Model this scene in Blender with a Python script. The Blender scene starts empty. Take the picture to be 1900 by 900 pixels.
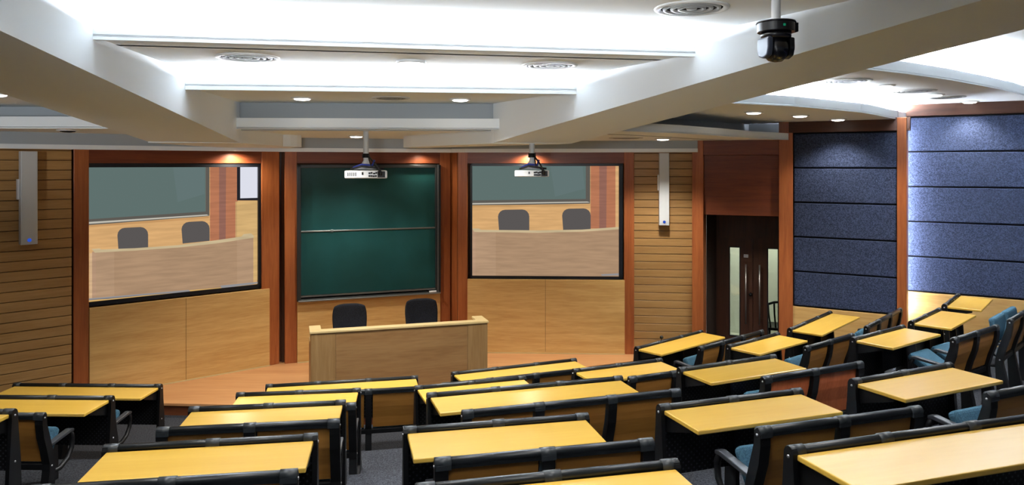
import bpy, bmesh, math, random
from mathutils import Vector, Matrix
random.seed(7)
sc = bpy.context.scene
COL = sc.collection
R = math.radians
CAMZ = 3.2            # eye height above the front floor

# ------------------------------------------------------------------ colour / materials
def lin(r, g, b):
    f = lambda c: (c/255)/12.92 if c/255 <= 0.04045 else ((c/255+0.055)/1.055)**2.4
    return (f(r), f(g), f(b), 1.0)

def base_mat(name):
    m = bpy.data.materials.new(name); m.use_nodes = True
    nt = m.node_tree
    return m, nt, nt.nodes['Principled BSDF']

def plain(name, rgb, rough=0.5, metal=0.0, spec=0.5):
    m, nt, b = base_mat(name)
    b.inputs['Base Color'].default_value = lin(*rgb)
    b.inputs['Roughness'].default_value = rough
    b.inputs['Metallic'].default_value = metal
    b.inputs['Specular IOR Level'].default_value = spec
    return m

def emit(name, rgb, strength):
    m, nt, b = base_mat(name)
    b.inputs['Base Color'].default_value = (0, 0, 0, 1)
    b.inputs['Emission Color'].default_value = lin(*rgb)
    b.inputs['Emission Strength'].default_value = strength
    b.inputs['Specular IOR Level'].default_value = 0.0
    return m

def emit_grain(name, rgb, strength):
    m, nt, b = base_mat(name)
    b.inputs['Base Color'].default_value = (0, 0, 0, 1); b.inputs['Specular IOR Level'].default_value = 0.0
    b.inputs['Emission Strength'].default_value = strength
    tc = nt.nodes.new('ShaderNodeTexCoord'); mp = nt.nodes.new('ShaderNodeMapping'); mp.inputs['Scale'].default_value = (1.3, 1, 14)
    nt.links.new(tc.outputs['Object'], mp.inputs['Vector'])
    n = nt.nodes.new('ShaderNodeTexNoise'); n.inputs['Scale'].default_value = 1.6; n.inputs['Detail'].default_value = 5.0
    nt.links.new(mp.outputs[0], n.inputs['Vector'])
    rp = nt.nodes.new('ShaderNodeValToRGB')
    rp.color_ramp.elements[0].position = 0.35; rp.color_ramp.elements[0].color = lin(*[c*0.95 for c in rgb])
    rp.color_ramp.elements[1].position = 0.65; rp.color_ramp.elements[1].color = lin(*[min(255, c*1.04) for c in rgb])
    nt.links.new(n.outputs['Fac'], rp.inputs[0]); nt.links.new(rp.outputs[0], b.inputs['Emission Color'])
    return m

def wood(name, light, dark, axis='X', scale=9.0, stretch=14.0, rough=0.42, spec=0.4, contrast=(0.35, 0.7), bump=0.0):
    """grain runs along the object's own axis"""
    m, nt, b = base_mat(name)
    tc = nt.nodes.new('ShaderNodeTexCoord'); mp = nt.nodes.new('ShaderNodeMapping')
    nt.links.new(tc.outputs['Object'], mp.inputs['Vector'])
    s = [scale]*3; s['XYZ'.index(axis)] = scale/stretch
    mp.inputs['Scale'].default_value = s
    oi = nt.nodes.new('ShaderNodeObjectInfo')
    mul = nt.nodes.new('ShaderNodeMath'); mul.operation = 'MULTIPLY'; mul.inputs[1].default_value = 37.0
    nt.links.new(oi.outputs['Random'], mul.inputs[0])
    cmb = nt.nodes.new('ShaderNodeCombineXYZ')
    for i in range(3): nt.links.new(mul.outputs[0], cmb.inputs[i])
    nt.links.new(cmb.outputs[0], mp.inputs['Location'])
    n1 = nt.nodes.new('ShaderNodeTexNoise'); n1.inputs['Scale'].default_value = 1.0
    n1.inputs['Detail'].default_value = 5.0; n1.inputs['Roughness'].default_value = 0.6
    n1.inputs['Distortion'].default_value = 0.6
    nt.links.new(mp.outputs[0], n1.inputs['Vector'])
    n2 = nt.nodes.new('ShaderNodeTexNoise'); n2.inputs['Scale'].default_value = 6.0; n2.inputs['Detail'].default_value = 3.0
    nt.links.new(mp.outputs[0], n2.inputs['Vector'])
    mx = nt.nodes.new('ShaderNodeMix'); mx.inputs[0].default_value = 0.35
    nt.links.new(n1.outputs['Fac'], mx.inputs[2]); nt.links.new(n2.outputs['Fac'], mx.inputs[3])
    rp = nt.nodes.new('ShaderNodeValToRGB')
    rp.color_ramp.elements[0].position = contrast[0]; rp.color_ramp.elements[0].color = lin(*dark)
    rp.color_ramp.elements[1].position = contrast[1]; rp.color_ramp.elements[1].color = lin(*light)
    nt.links.new(mx.outputs[0], rp.inputs[0]); nt.links.new(rp.outputs[0], b.inputs['Base Color'])
    b.inputs['Roughness'].default_value = rough
    b.inputs['Specular IOR Level'].default_value = spec
    return m

def speckle(name, c1, c2, scale=160.0, rough=0.95, big=0.0):
    m, nt, b = base_mat(name)
    tc = nt.nodes.new('ShaderNodeTexCoord')
    n1 = nt.nodes.new('ShaderNodeTexNoise'); n1.inputs['Scale'].default_value = scale
    n1.inputs['Detail'].default_value = 3.0; n1.inputs['Roughness'].default_value = 0.7
    nt.links.new(tc.outputs['Object'], n1.inputs['Vector'])
    rp = nt.nodes.new('ShaderNodeValToRGB')
    rp.color_ramp.elements[0].position = 0.40; rp.color_ramp.elements[0].color = lin(*c1)
    rp.color_ramp.elements[1].position = 0.62; rp.color_ramp.elements[1].color = lin(*c2)
    nt.links.new(n1.outputs['Fac'], rp.inputs[0]); nt.links.new(rp.outputs[0], b.inputs['Base Color'])
    bp = nt.nodes.new('ShaderNodeBump'); bp.inputs['Strength'].default_value = 0.35; bp.inputs['Distance'].default_value = 0.01
    nt.links.new(n1.outputs['Fac'], bp.inputs['Height']); nt.links.new(bp.outputs[0], b.inputs['Normal'])
    b.inputs['Roughness'].default_value = rough; b.inputs['Specular IOR Level'].default_value = 0.15
    return m

def perforated(name, c_sheet, c_hole_lit, pitch=0.028, rad=0.22):
    """sheet metal with a staggered grid of punched dots (object x/z plane)"""
    m, nt, b = base_mat(name)
    tc = nt.nodes.new('ShaderNodeTexCoord'); sp = nt.nodes.new('ShaderNodeSeparateXYZ')
    nt.links.new(tc.outputs['Object'], sp.inputs[0])
    def mth(op, a, bb=None):
        n = nt.nodes.new('ShaderNodeMath'); n.operation = op
        for i, v in enumerate((a, bb)):
            if v is None: continue
            if isinstance(v, (int, float)): n.inputs[i].default_value = v
            else: nt.links.new(v, n.inputs[i])
        return n.outputs[0]
    u = mth('MULTIPLY', mth('ADD', sp.outputs['X'], sp.outputs['Z']), 0.7071/pitch)
    v = mth('MULTIPLY', mth('SUBTRACT', sp.outputs['X'], sp.outputs['Z']), 0.7071/pitch)
    fu = mth('SUBTRACT', mth('FRACT', u), 0.5); fv = mth('SUBTRACT', mth('FRACT', v), 0.5)
    d = mth('SQRT', mth('ADD', mth('MULTIPLY', fu, fu), mth('MULTIPLY', fv, fv)))
    k = mth('LESS_THAN', d, rad)
    mx = nt.nodes.new('ShaderNodeMix'); mx.data_type = 'RGBA'
    nt.links.new(k, mx.inputs[0]); mx.inputs[6].default_value = lin(*c_sheet); mx.inputs[7].default_value = lin(*c_hole_lit)
    nt.links.new(mx.outputs[2], b.inputs['Base Color'])
    b.inputs['Roughness'].default_value = 0.6; b.inputs['Specular IOR Level'].default_value = 0.25
    return m

def glass(name, tint, rough=0.05, mixf=0.18):
    m, nt, b = base_mat(name)
    tr = nt.nodes.new('ShaderNodeBsdfTransparent'); tr.inputs[0].default_value = lin(*tint)
    gl = nt.nodes.new('ShaderNodeBsdfGlossy'); gl.inputs['Roughness'].default_value = rough
    mx = nt.nodes.new('ShaderNodeMixShader'); mx.inputs[0].default_value = mixf*0.4
    nt.links.new(tr.outputs[0], mx.inputs[1]); nt.links.new(gl.outputs[0], mx.inputs[2])
    nt.links.new(mx.outputs[0], nt.nodes['Material Output'].inputs['Surface'])
    return m

def board_mat(name):
    m, nt, b = base_mat(name)
    tc = nt.nodes.new('ShaderNodeTexCoord')
    n1 = nt.nodes.new('ShaderNodeTexNoise'); n1.inputs['Scale'].default_value = 1.3; n1.inputs['Detail'].default_value = 4.0
    nt.links.new(tc.outputs['Object'], n1.inputs['Vector'])
    rp = nt.nodes.new('ShaderNodeValToRGB')
    rp.color_ramp.elements[0].position = 0.42; rp.color_ramp.elements[0].color = lin(21, 65, 64)
    rp.color_ramp.elements[1].position = 0.75; rp.color_ramp.elements[1].color = lin(29, 80, 81)
    nt.links.new(n1.outputs['Fac'], rp.inputs[0]); nt.links.new(rp.outputs[0], b.inputs['Base Color'])
    b.inputs['Roughness'].default_value = 0.38; b.inputs['Specular IOR Level'].default_value = 0.35
    return m

M = dict(
    ceiling=plain('ceiling_paint', (232, 237, 240), 0.85, spec=0.2),
    shadepaint=plain('painted_cove_shade', (166, 173, 178), 0.85, spec=0.2),  # ceiling paint greyed: shade behind unlit lips and cornice put into the colour
    beam=plain('beam_paint', (230, 235, 239), 0.85, spec=0.2),
    wainscot=wood('light_oak_veneer', (218, 180, 116), (188, 145, 84), 'X', 9, 12, 0.4),
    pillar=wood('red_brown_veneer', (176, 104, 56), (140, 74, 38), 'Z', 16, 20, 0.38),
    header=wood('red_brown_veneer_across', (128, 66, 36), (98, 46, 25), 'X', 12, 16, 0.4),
    header_shaded=wood('shaded_bay_header', (80, 46, 28), (60, 33, 21), 'X', 12, 16, 0.45),  # header veneer darkened, low light over the panel bays put into the colour
    slat=wood('plank_wood', (180, 141, 88), (152, 113, 66), 'X', 9, 14, 0.45),
    slat_gap=plain('plank_shadow_gap', (70, 40, 18), 0.8),
    podium_v=wood('podium_veneer_upright', (158, 128, 86), (132, 101, 62), 'Z', 10, 14, 0.45),
    podium_h=wood('podium_veneer', (152, 119, 78), (126, 93, 57), 'X', 8, 10, 0.45),
    podium_top=wood('podium_top_wood', (206, 186, 138), (182, 158, 108), 'X', 9, 10, 0.4),
    stage=wood('stage_floor_wood', (206, 156, 106), (182, 128, 82), 'X', 5, 12, 0.4),
    stage_edge=wood('stage_edge_wood', (120, 66, 36), (92, 48, 26), 'X', 9, 12, 0.5),
    desk=wood('yellow_desktop_laminate', (238, 196, 86), (223, 175, 62), 'X', 5, 10, 0.27, spec=0.9, contrast=(0.25, 0.75)),
    desk_edge=wood('desktop_edge', (206, 140, 48), (186, 120, 36), 'X', 6, 10, 0.4),
    seatwood=wood('seat_back_veneer', (176, 124, 56), (150, 100, 42), 'X', 7, 10, 0.4),
    seatorange=wood('orange_seat_back_veneer', (222, 126, 76), (192, 98, 54), 'Z', 12, 12, 0.4),
    black=plain('black_metal', (13, 14, 16), 0.45, spec=0.3),
    rail=plain('black_rail_plastic', (24, 28, 31), 0.36, spec=0.45),
    cap=plain('rail_cap_plastic', (42, 47, 51), 0.42, spec=0.5),
    perf=perforated('perforated_black_sheet', (14, 14, 16), (52, 54, 60)),  # paler dots stand in for light passing through the holes
    bolt=plain('bolt_steel', (200, 200, 205), 0.3, metal=0.8),
    cushion=speckle('blue_fabric', (50, 80, 98), (68, 102, 120), 120),
    arm=plain('grey_arm_plastic', (52, 55, 60), 0.35, spec=0.5),
    carpet=speckle('grey_carpet', (36, 38, 42), (70, 72, 78), 75),
    riser=plain('riser_carpet', (40, 42, 52), 0.95, spec=0.1),
    blue=speckle('blue_felt', (33, 39, 58), (66, 76, 102), 85),
    blackgap=plain('panel_gap_black', (14, 14, 20), 0.8),
    frame=plain('screen_frame_black', (16, 18, 26), 0.4),
    board=board_mat('green_chalkboard'),
    alu=plain('brushed_aluminium', (150, 152, 150), 0.35, metal=0.9),
    darkalu=plain('dark_aluminium', (70, 72, 72), 0.35, metal=0.7),
    white=plain('white_plastic', (216, 218, 220), 0.4),
    spk=plain('speaker_grey', (196, 198, 198), 0.45),
    blueled=emit('blue_badge', (40, 80, 190), 0.8),
    chairblack=speckle('black_chair_fabric', (20, 21, 26), (32, 34, 42), 90, 0.8),
    door=wood('dark_door_veneer', (78, 46, 30), (58, 34, 22), 'Z', 12, 16, 0.45),
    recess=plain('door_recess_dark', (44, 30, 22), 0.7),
    steel=plain('handle_steel', (190, 186, 178), 0.28, metal=0.9),
    glass=glass('door_glass', (226, 230, 222)),
    hallwall=plain('corridor_wall', (222, 224, 212), 0.8),
    lamp=emit('downlight_glow', (255, 250, 240), 9.0),
    dome=emit('dome_light_glow', (255, 253, 248), 6.0),
    cove=emit('cove_strip_glow', (240, 247, 255), 600.0),
    strip=emit('slot_strip_glow', (235, 243, 255), 110.0),
    ventmetal=plain('vent_grey_metal', (128, 130, 130), 0.5),
    ventdark=plain('vent_dark', (26, 26, 26), 0.9, spec=0.1),
    camblack=plain('camera_black', (20, 21, 26), 0.25, spec=0.6),
    camlit=plain('camera_black_lit_side', (66, 72, 86), 0.3, spec=0.5),  # camera black lightened: light on its left side put into the colour
    lens=plain('lens_glass', (8, 8, 14), 0.05, spec=0.9),
    green=emit('green_indicator', (30, 140, 100), 0.5),
    cable=plain('black_cable', (18, 18, 22), 0.5),
    bluecable=plain('blue_cable', (40, 60, 150), 0.5),
    label=plain('white_notice', (225, 225, 225), 0.6),
)

for _k in ('desk',):
    _b = M[_k].node_tree.nodes['Principled BSDF']; _b.inputs['Coat Weight'].default_value = 0.7; _b.inputs['Coat Roughness'].default_value = 0.28
# ------------------------------------------------------------------ mesh builder
class MB:
    def __init__(self): self.bm = bmesh.new()
    def _fin(self, geom_verts, faces, mi):
        for f in faces: f.material_index = mi
    def box(self, lo, hi, mi=0, bev=0.0, rot=None, piv=None, seg=2):
        lo, hi = Vector(lo), Vector(hi)
        t = bmesh.new(); bmesh.ops.create_cube(t, size=1.0)
        d = hi-lo; c = (hi+lo)/2
        for v in t.verts: v.co = Vector((v.co.x*d.x, v.co.y*d.y, v.co.z*d.z)) + c
        if bev: bmesh.ops.bevel(t, geom=t.edges[:], offset=bev, segments=seg, profile=0.5, affect='EDGES')
        self._merge(t, mi, rot, piv); return self
    def prism(self, pts, axis, a0, a1, mi=0, rot=None, piv=None, bev=0.0):
        """polygon pts in the two other axes, extruded along axis from a0 to a1"""
        t = bmesh.new()
        def mk(p, a):
            if axis == 'X': return Vector((a, p[0], p[1]))
            if axis == 'Y': return Vector((p[0], a, p[1]))
            return Vector((p[0], p[1], a))
        A = [t.verts.new(mk(p, a0)) for p in pts]; B = [t.verts.new(mk(p, a1)) for p in pts]
        n = len(pts)
        t.faces.new(A); t.faces.new(B[::-1])
        for i in range(n): t.faces.new((A[i], B[i], B[(i+1) % n], A[(i+1) % n]))
        bmesh.ops.recalc_face_normals(t, faces=t.faces[:])
        if bev: bmesh.ops.bevel(t, geom=t.edges[:], offset=bev, segments=2, profile=0.5, affect='EDGES')
        self._merge(t, mi, rot, piv); return self
    def lathe(self, prof, c=(0, 0, 0), axis='Z', seg=24, mi=0, rot=None, piv=None):
        t = bmesh.new(); rings = []
        def mk(r, h, a):
            x, y = r*math.cos(a), r*math.sin(a)
            p = {'Z': (x, y, h), 'X': (h, x, y), 'Y': (x, h, y)}[axis]
            return Vector(p)+Vector(c)
        for r, h in prof:
            if r < 1e-5: rings.append([t.verts.new(mk(0, h, 0))])
            else: rings.append([t.verts.new(mk(r, h, 2*math.pi*i/seg)) for i in range(seg)])
        for a, b in zip(rings, rings[1:]):
            for i in range(seg):
                j = (i+1) % seg
                if len(a) == 1 and len(b) == 1: continue
                if len(a) == 1: t.faces.new((a[0], b[j], b[i]))
                elif len(b) == 1: t.faces.new((a[i], a[j], b[0]))
                else: t.faces.new((a[i], a[j], b[j], b[i]))
        bmesh.ops.recalc_face_normals(t, faces=t.faces[:])
        for f in t.faces: f.smooth = True
        self._merge(t, mi, rot, piv); return self
    def rod(self, x0, x1, y, z, r, mi=0, seg=14):
        return self.lathe([(0, x0), (r, x0), (r, x1), (0, x1)], (0, y, z), 'X', seg, mi)
    def tube(self, pts, r, mi=0, seg=8):
        t = bmesh.new(); pts = [Vector(p) for p in pts]; rings = []
        for i, p in enumerate(pts):
            d = (pts[min(i+1, len(pts)-1)] - pts[max(i-1, 0)]).normalized()
            u = d.orthogonal().normalized() if i == 0 else (u - d*u.dot(d)).normalized()
            w = d.cross(u)
            rr = r[i] if isinstance(r, (list, tuple)) else r
            rings.append([t.verts.new(p + (u*math.cos(2*math.pi*k/seg) + w*math.sin(2*math.pi*k/seg))*rr) for k in range(seg)])
        for a, b in zip(rings, rings[1:]):
            for k in range(seg): t.faces.new((a[k], a[(k+1) % seg], b[(k+1) % seg], b[k]))
        t.faces.new(rings[0][::-1]); t.faces.new(rings[-1])
        bmesh.ops.recalc_face_normals(t, faces=t.faces[:])
        for f in t.faces: f.smooth = True
        self._merge(t, mi, None, None); return self
    def poly(self, pts, mi=0):
        t = bmesh.new(); t.faces.new([t.verts.new(Vector(p)) for p in pts]); self._merge(t, mi, None, None); return self
    def hexa(self, bot, top, mi=0):
        """solid from two polygons with the same number of points"""
        t = bmesh.new(); A = [t.verts.new(Vector(p)) for p in bot]; B = [t.verts.new(Vector(p)) for p in top]; n = len(A)
        t.faces.new(A); t.faces.new(B[::-1])
        for i in range(n): t.faces.new((A[i], B[i], B[(i+1) % n], A[(i+1) % n]))
        bmesh.ops.recalc_face_normals(t, faces=t.faces[:])
        self._merge(t, mi, None, None); return self
    def _merge(self, t, mi, rot, piv):
        if rot is not None:
            pv = Vector(piv or (0, 0, 0)); m = Matrix.Translation(pv) @ rot.to_4x4() @ Matrix.Translation(-pv)
            bmesh.ops.transform(t, matrix=m, verts=t.verts[:])
        vm = {v: self.bm.verts.new(v.co) for v in t.verts}
        for f in t.faces:
            try:
                nf = self.bm.faces.new([vm[v] for v in f.verts]); nf.material_index = mi; nf.smooth = f.smooth
            except ValueError: pass
        t.free()
    def build(self, name, mats, parent=None, loc=(0, 0, 0), rz=0.0):
        me = bpy.data.meshes.new(name); self.bm.to_mesh(me); self.bm.free()
        for m in (mats if isinstance(mats, (list, tuple)) else [mats]): me.materials.append(m)
        o = bpy.data.objects.new(name, me); COL.objects.link(o)
        o.location = loc; o.rotation_euler = (0, 0, rz)
        if parent is not None: o.parent = parent
        return o

def rotx(a): return Matrix.Rotation(a, 3, 'X')
def roty(a): return Matrix.Rotation(a, 3, 'Y')
def rotz(a): return Matrix.Rotation(a, 3, 'Z')

def tag(o, label, cat, group=None):
    o['label'] = label; o['category'] = cat
    if group: o['group'] = group
    return o
def thing(name, label, cat, loc, rz=0.0, group=None):
    o = bpy.data.objects.new(name, None); COL.objects.link(o)
    o.empty_display_size = 0.1; o.location = loc; o.rotation_euler = (0, 0, rz)
    return tag(o, label, cat, group)
def struct(o):
    o['kind'] = 'structure'; return o

# ------------------------------------------------------------------ FLOOR: flat front, four carpet tiers, wooden stage
FZ = {1: 0.0, 2: 0.33, 3: 0.65, 4: 0.93, 5: 1.17}
struct(MB().prism([(-9, -3), (9.5, -3), (9.5, 9.2), (6.2, 11.7), (4.4, 12.2), (3.4, 14.5), (1, 14.5), (-3.6, 12.2), (-9, 6.6)], 'Z', -0.2, 0.0).build('floor', M['carpet']))
EDGE = {
 2: [(-8.6, 7.3), (-3.5, 7.35), (-1.5, 7.55), (-0.1, 7.85), (1.45, 8.5), (2.45, 9.2), (3.3, 10.0), (4.3, 11.1)],
 3: [(-9, 6.0), (-3.5, 6.0), (-1.3, 6.2), (0.8, 6.83), (2.3, 7.5), (4.0, 8.7), (5.0, 9.7), (5.8, 10.7)],
 4: [(-9, 4.5), (-2.2, 4.55), (-1.1, 4.72), (0.36, 5.05), (1.77, 5.5), (3.1, 6.15), (5.0, 7.3), (7.4, 9.4)],
 5: [(-9, 3.3), (-0.5, 3.45), (0.6, 3.72), (2.6, 4.35), (5, 5.4), (8.8, 8.4)]}
for k in (2, 3, 4, 5):
    e = EDGE[k]
    pts = [(-9, -3)] + e
    if k in (2,): pts += [(4.95, 10.85), (5.4, 10.6)]
    if k in (3,): pts += [(6.2, 10.9)]
    if k < 5: pts += [(8.8, 9.2)]
    pts += [(8.8, -3)]
    struct(MB().prism(pts, 'Z', -0.1+0.001*k, FZ[k]).build('floor_tier', M['carpet']))
STZ = 0.16
stage_front = [(-6.1, 9.35), (-5.2, 9.66), (-4.43, 9.60), (-3.57, 9.54), (-2.75, 9.22), (-1.6, 9.25), (-0.5, 9.6), (0.45, 10.5), (0.95, 11.15), (1.18, 11.36), (1.9, 11.68), (2.2, 11.8)]
stage_back = [(2.15, 12.3), (-0.8, 12.45), (-1.05, 12.65), (-3.5, 11.7), (-6.2, 9.5)]
st = MB()
st.prism(stage_front+stage_back, 'Z', STZ-0.03, STZ, 0)
st.prism([(x, y+0.03) for x, y in stage_front]+stage_back, 'Z', 0.0, STZ-0.03, 1)
struct(st.build('floor_stage', [M['stage'], M['stage_edge']]))

# ------------------------------------------------------------------ WALLS of the stage: three facets
def facet_local(P, ang): return dict(loc=(P[0], P[1], 0), rz=R(ang))
FL = facet_local((-4.855, 10.457), 40.4)
FC = facet_local((-3.33, 11.6), 21.0)
FR = facet_local((-0.376, 12.23), -2.6)
HB, HT = 3.215, 3.62      # header band underside and its (hidden) top
def facet(tagname, F, s0, s1, pil, ws, wtop, joints, opening):
    """pil: pillar spans; ws: wainscot span; joints: vertical joints in the wainscot; opening: screen span"""
    struct(MB().box((s0, 0.06, 0.0), (s1, 0.16, HT)).build('wall_'+tagname, M['slat_gap'], **F))
    for a, b in pil:
        struct(MB().box((a, -0.05, STZ), (b, 0.08, HT), bev=0.006).build('trim_1', M['pillar'], **F))
    lo = min(a for a, b in pil); hi = max(b for a, b in pil)
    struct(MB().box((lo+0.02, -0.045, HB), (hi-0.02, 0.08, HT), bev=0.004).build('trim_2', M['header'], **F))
    xs = [ws[0]] + joints + [ws[1]]
    w = MB()
    for a, b in zip(xs, xs[1:]):
        w.box((a+0.002, -0.075, STZ), (b-0.002, 0.06, wtop), bev=0.002)
    struct(w.build('wall_panelling', M['wainscot'], **F))
    struct(MB().box((ws[0], -0.085, STZ), (ws[1], -0.07, STZ+0.015)).build('baseboard_front', M['podium_top'], **F))
facet('left_front', FL, -1.10, 1.70, [(-1.082, -0.905), (1.40, 1.676)], (-0.905, 1.515), 1.325, [0.301], None)
facet('front', FC, -0.20, 2.48, [(-0.16, 0.02), (2.284, 2.459)], (0.02, 2.284), 1.10, [], None)
facet('right_front', FR, -0.52, 2.35, [(-0.5, -0.342), (2.175, 2.336)], (-0.342, 2.185), 1.345, [0.917], None)
def wall_between(name, p, q, z0, z1, mat, th=0.06):
    d = Vector((q[0]-p[0], q[1]-p[1])); a = math.atan2(d.y, d.x)
    return struct(MB().box((0, 0, z0), (d.length, th, z1)).build(name, mat, loc=(p[0], p[1], 0), rz=a))
wall_between('trim_3', (-3.62, 11.62), (-3.44, 11.66), STZ, HT, M['door'])
wall_between('trim_3', (-1.05, 12.52), (-0.86, 12.34), STZ, HT, M['pillar'])

# horizontal-plank walls either side of the stage
def plank_wall(name, p, ang, L, ztop, z0=0.0):
    F = facet_local(p, ang)
    m = MB(); z = ztop
    m.box((0, 0.02, z0), (L, 0.12, ztop), 1)
    while z > z0:
        b = max(z-0.116, z0)
        m.box((0, -0.012, b), (L, 0.03, z), 0, bev=0.004, seg=1); z -= 0.124
    return struct(m.build(name, [M['slat'], M['slat_gap']], **F))
plank_wall('wall_left', (-9.23, 6.1), 45.0, 5.06, 3.62)
wall_between('trim_3', (-5.80, 9.66), (-5.60, 9.86), 0, HT, M['slat_gap'])
plank_wall('wall_right_planks', (1.95, 12.13), -6.0, 0.95, 3.62)

# ------------------------------------------------------------------ PROJECTION SCREENS (a flat picture in a black frame)
def screen(F, s0, s1, z0, z1, border, label, polys):
    t = thing('projection_screen', label, 'screen', F['loc'], F['rz'], 'projection screens')
    bl, br, bb, bt = border
    fr = MB()
    fr.box((s0, -0.03, z0), (s1, 0.04, z0+bb)); fr.box((s0, -0.03, z1-bt), (s1, 0.04, z1))
    fr.box((s0, -0.03, z0), (s0+bl, 0.04, z1)); fr.box((s1-br, -0.03, z0), (s1, 0.04, z1))
    fr.build('frame', M['frame'], t)
    mats = []; pm = MB()
    pm.box((s0+bl*0.5, 0.012, z0+bb*0.5), (s1-br*0.5, 0.035, z1-bt*0.5), 0)
    cols = {}
    mats.append(M['frame'])
    y = 0.0115
    for col, pts in polys:
        if col not in cols:
            cols[col] = len(mats); mats.append((emit_grain if col[0]-col[2] > 40 else emit)('projected_%d_%d_%d' % col, col, 0.77))
        # clip to the picture area
        cp = clip(pts, s0+bl, s1-br, z0+bb, z1-bt)
        if len(cp) >= 3: pm.poly([(a, y, b) for a, b in cp], cols[col])
        y -= 0.0006
    pm.build('picture', mats, t)
    return t
def clip(pts, x0, x1, z0, z1):
    def cut(P, ins, inter):
        out = []
        for i in range(len(P)):
            a, b = P[i-1], P[i]
            if ins(b):
                if not ins(a): out.append(inter(a, b))
                out.append(b)
            elif ins(a): out.append(inter(a, b))
        return out
    def ix(v): return lambda a, b: (v, a[1]+(b[1]-a[1])*(v-a[0])/(b[0]-a[0]))
    def iz(v): return lambda a, b: (a[0]+(b[0]-a[0])*(v-a[1])/(b[1]-a[1]), v)
    for ins, it in ((lambda p: p[0] >= x0-1e-9, ix(x0)), (lambda p: p[0] <= x1+1e-9, ix(x1)), (lambda p: p[1] >= z0-1e-9, iz(z0)), (lambda p: p[1] <= z1+1e-9, iz(z1))):
        if pts: pts = cut(pts, ins, it)
    return pts
def rrect(x0, z0, x1, z1, r, lean=0.0):
    out = []
    for cx, cz, a0 in ((x1-r, z1-r, 0), (x0+r, z1-r, 90)):
        for k in range(5):
            a = R(a0+22.5*k); out.append((cx+r*math.cos(a), cz+r*math.sin(a)))
    out += [(x0+lean, z0), (x1-lean, z0)]
    return out
PL = [
  ((219, 172, 116), [(-0.99, 3.235), (1.456, 3.241), (1.456, 1.001), (-0.99, 1.307)]),
  ((184, 120, 88), [(0.659, 3.239), (1.072, 3.24), (1.048, 1.888), (0.659, 1.917)]),
  ((150, 104, 90), [(0.789, 3.239), (0.89, 3.239), (0.882, 1.9), (0.789, 1.907)]),
  ((97, 115, 112), [(-0.99, 3.235), (0.598, 3.239), (0.598, 2.487), (-0.99, 2.478)]),
  ((101, 119, 118), [(0.142, 3.238), (0.583, 3.239), (0.583, 2.774), (0.214, 2.67)]),
  ((96, 92, 86), [(0.598, 3.239), (0.651, 3.239), (0.651, 2.462), (0.598, 2.48)]),
  ((96, 92, 86), [(-0.99, 2.478), (0.643, 2.524), (0.643, 2.454), (-0.99, 2.401)]),
  ((196, 192, 180), [(-0.99, 2.443), (0.613, 2.479), (0.643, 2.462), (-0.99, 2.418)]),
  ((200, 152, 100), [(-0.99, 2.401), (0.643, 2.447), (0.643, 2.423), (-0.99, 2.373)]),
  ((38, 38, 44), [(1.048, 3.24), (1.406, 3.241), (1.406, 2.656), (1.048, 2.667)]),
  ((226, 228, 240), [(1.096, 3.24), (1.406, 3.241), (1.406, 2.697), (1.096, 2.697)]),
  ((214, 176, 118), [(1.024, 2.652), (1.406, 2.656), (1.406, 1.454), (1.024, 1.492)]),
  ((200, 160, 110), [(1.024, 2.652), (1.048, 2.651), (1.048, 1.49), (1.024, 1.492)]),
  ((92, 88, 87), [(-0.174, 2.238), (-0.181, 2.278), (-0.202, 2.312), (-0.233, 2.336), (-0.27, 2.346), (-0.464, 2.346), (-0.5, 2.34), (-0.53, 2.32), (-0.55, 2.288), (-0.557, 2.25), (-0.544, 2.045), (-0.174, 2.047)]),
  ((92, 88, 87), [(0.651, 2.273), (0.643, 2.315), (0.62, 2.351), (0.585, 2.377), (0.545, 2.387), (0.367, 2.385), (0.327, 2.379), (0.294, 2.357), (0.272, 2.324), (0.264, 2.284), (0.279, 2.083), (0.651, 2.097)]),
  ((214, 178, 138), [(-0.89, 2.036), (-0.852, 2.033), (-0.852, 1.396), (-0.89, 1.4)]),
  ((175, 143, 113), [(-0.859, 2.054), (-0.344, 2.041), (0.286, 2.052), (0.735, 2.083), (1.291, 2.127), (1.291, 1.369), (0.969, 1.395), (-0.852, 1.424)]),
  ((184, 150, 122), [(-0.859, 2.054), (-0.814, 2.044), (-0.814, 1.42), (-0.859, 1.425)]),
  ((181, 149, 119), [(-0.814, 2.044), (-0.596, 2.035), (-0.596, 1.423), (-0.814, 1.42)]),
  ((181, 149, 119), [(1.048, 2.102), (1.291, 2.127), (1.291, 1.377), (1.048, 1.386)]),
  ((204, 184, 146), [(-0.865, 2.09), (-0.77, 2.09), (-0.751, 2.075), (-0.344, 2.063), (0.214, 2.065), (0.735, 2.099), (1.112, 2.13), (1.144, 2.164), (1.258, 2.169), (1.299, 2.131), (1.299, 2.102), (0.735, 2.052), (0.214, 2.031), (-0.344, 2.03), (-0.827, 2.038)]),
  ((226, 182, 110), [(-0.99, 1.44), (1.406, 1.397), (1.406, 1.292), (-0.99, 1.307)]),
  ((150, 148, 150), [(-0.99, 1.447), (0.359, 1.421), (0.389, 1.395), (-0.674, 1.418), (-0.99, 1.419)]),
  ((120, 116, 118), [(-0.99, 1.433), (-0.674, 1.425), (0.359, 1.406), (-0.674, 1.411)]),
  ((150, 148, 150), [(0.804, 1.436), (1.357, 1.435), (1.357, 1.41), (0.82, 1.395)]),
]
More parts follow.
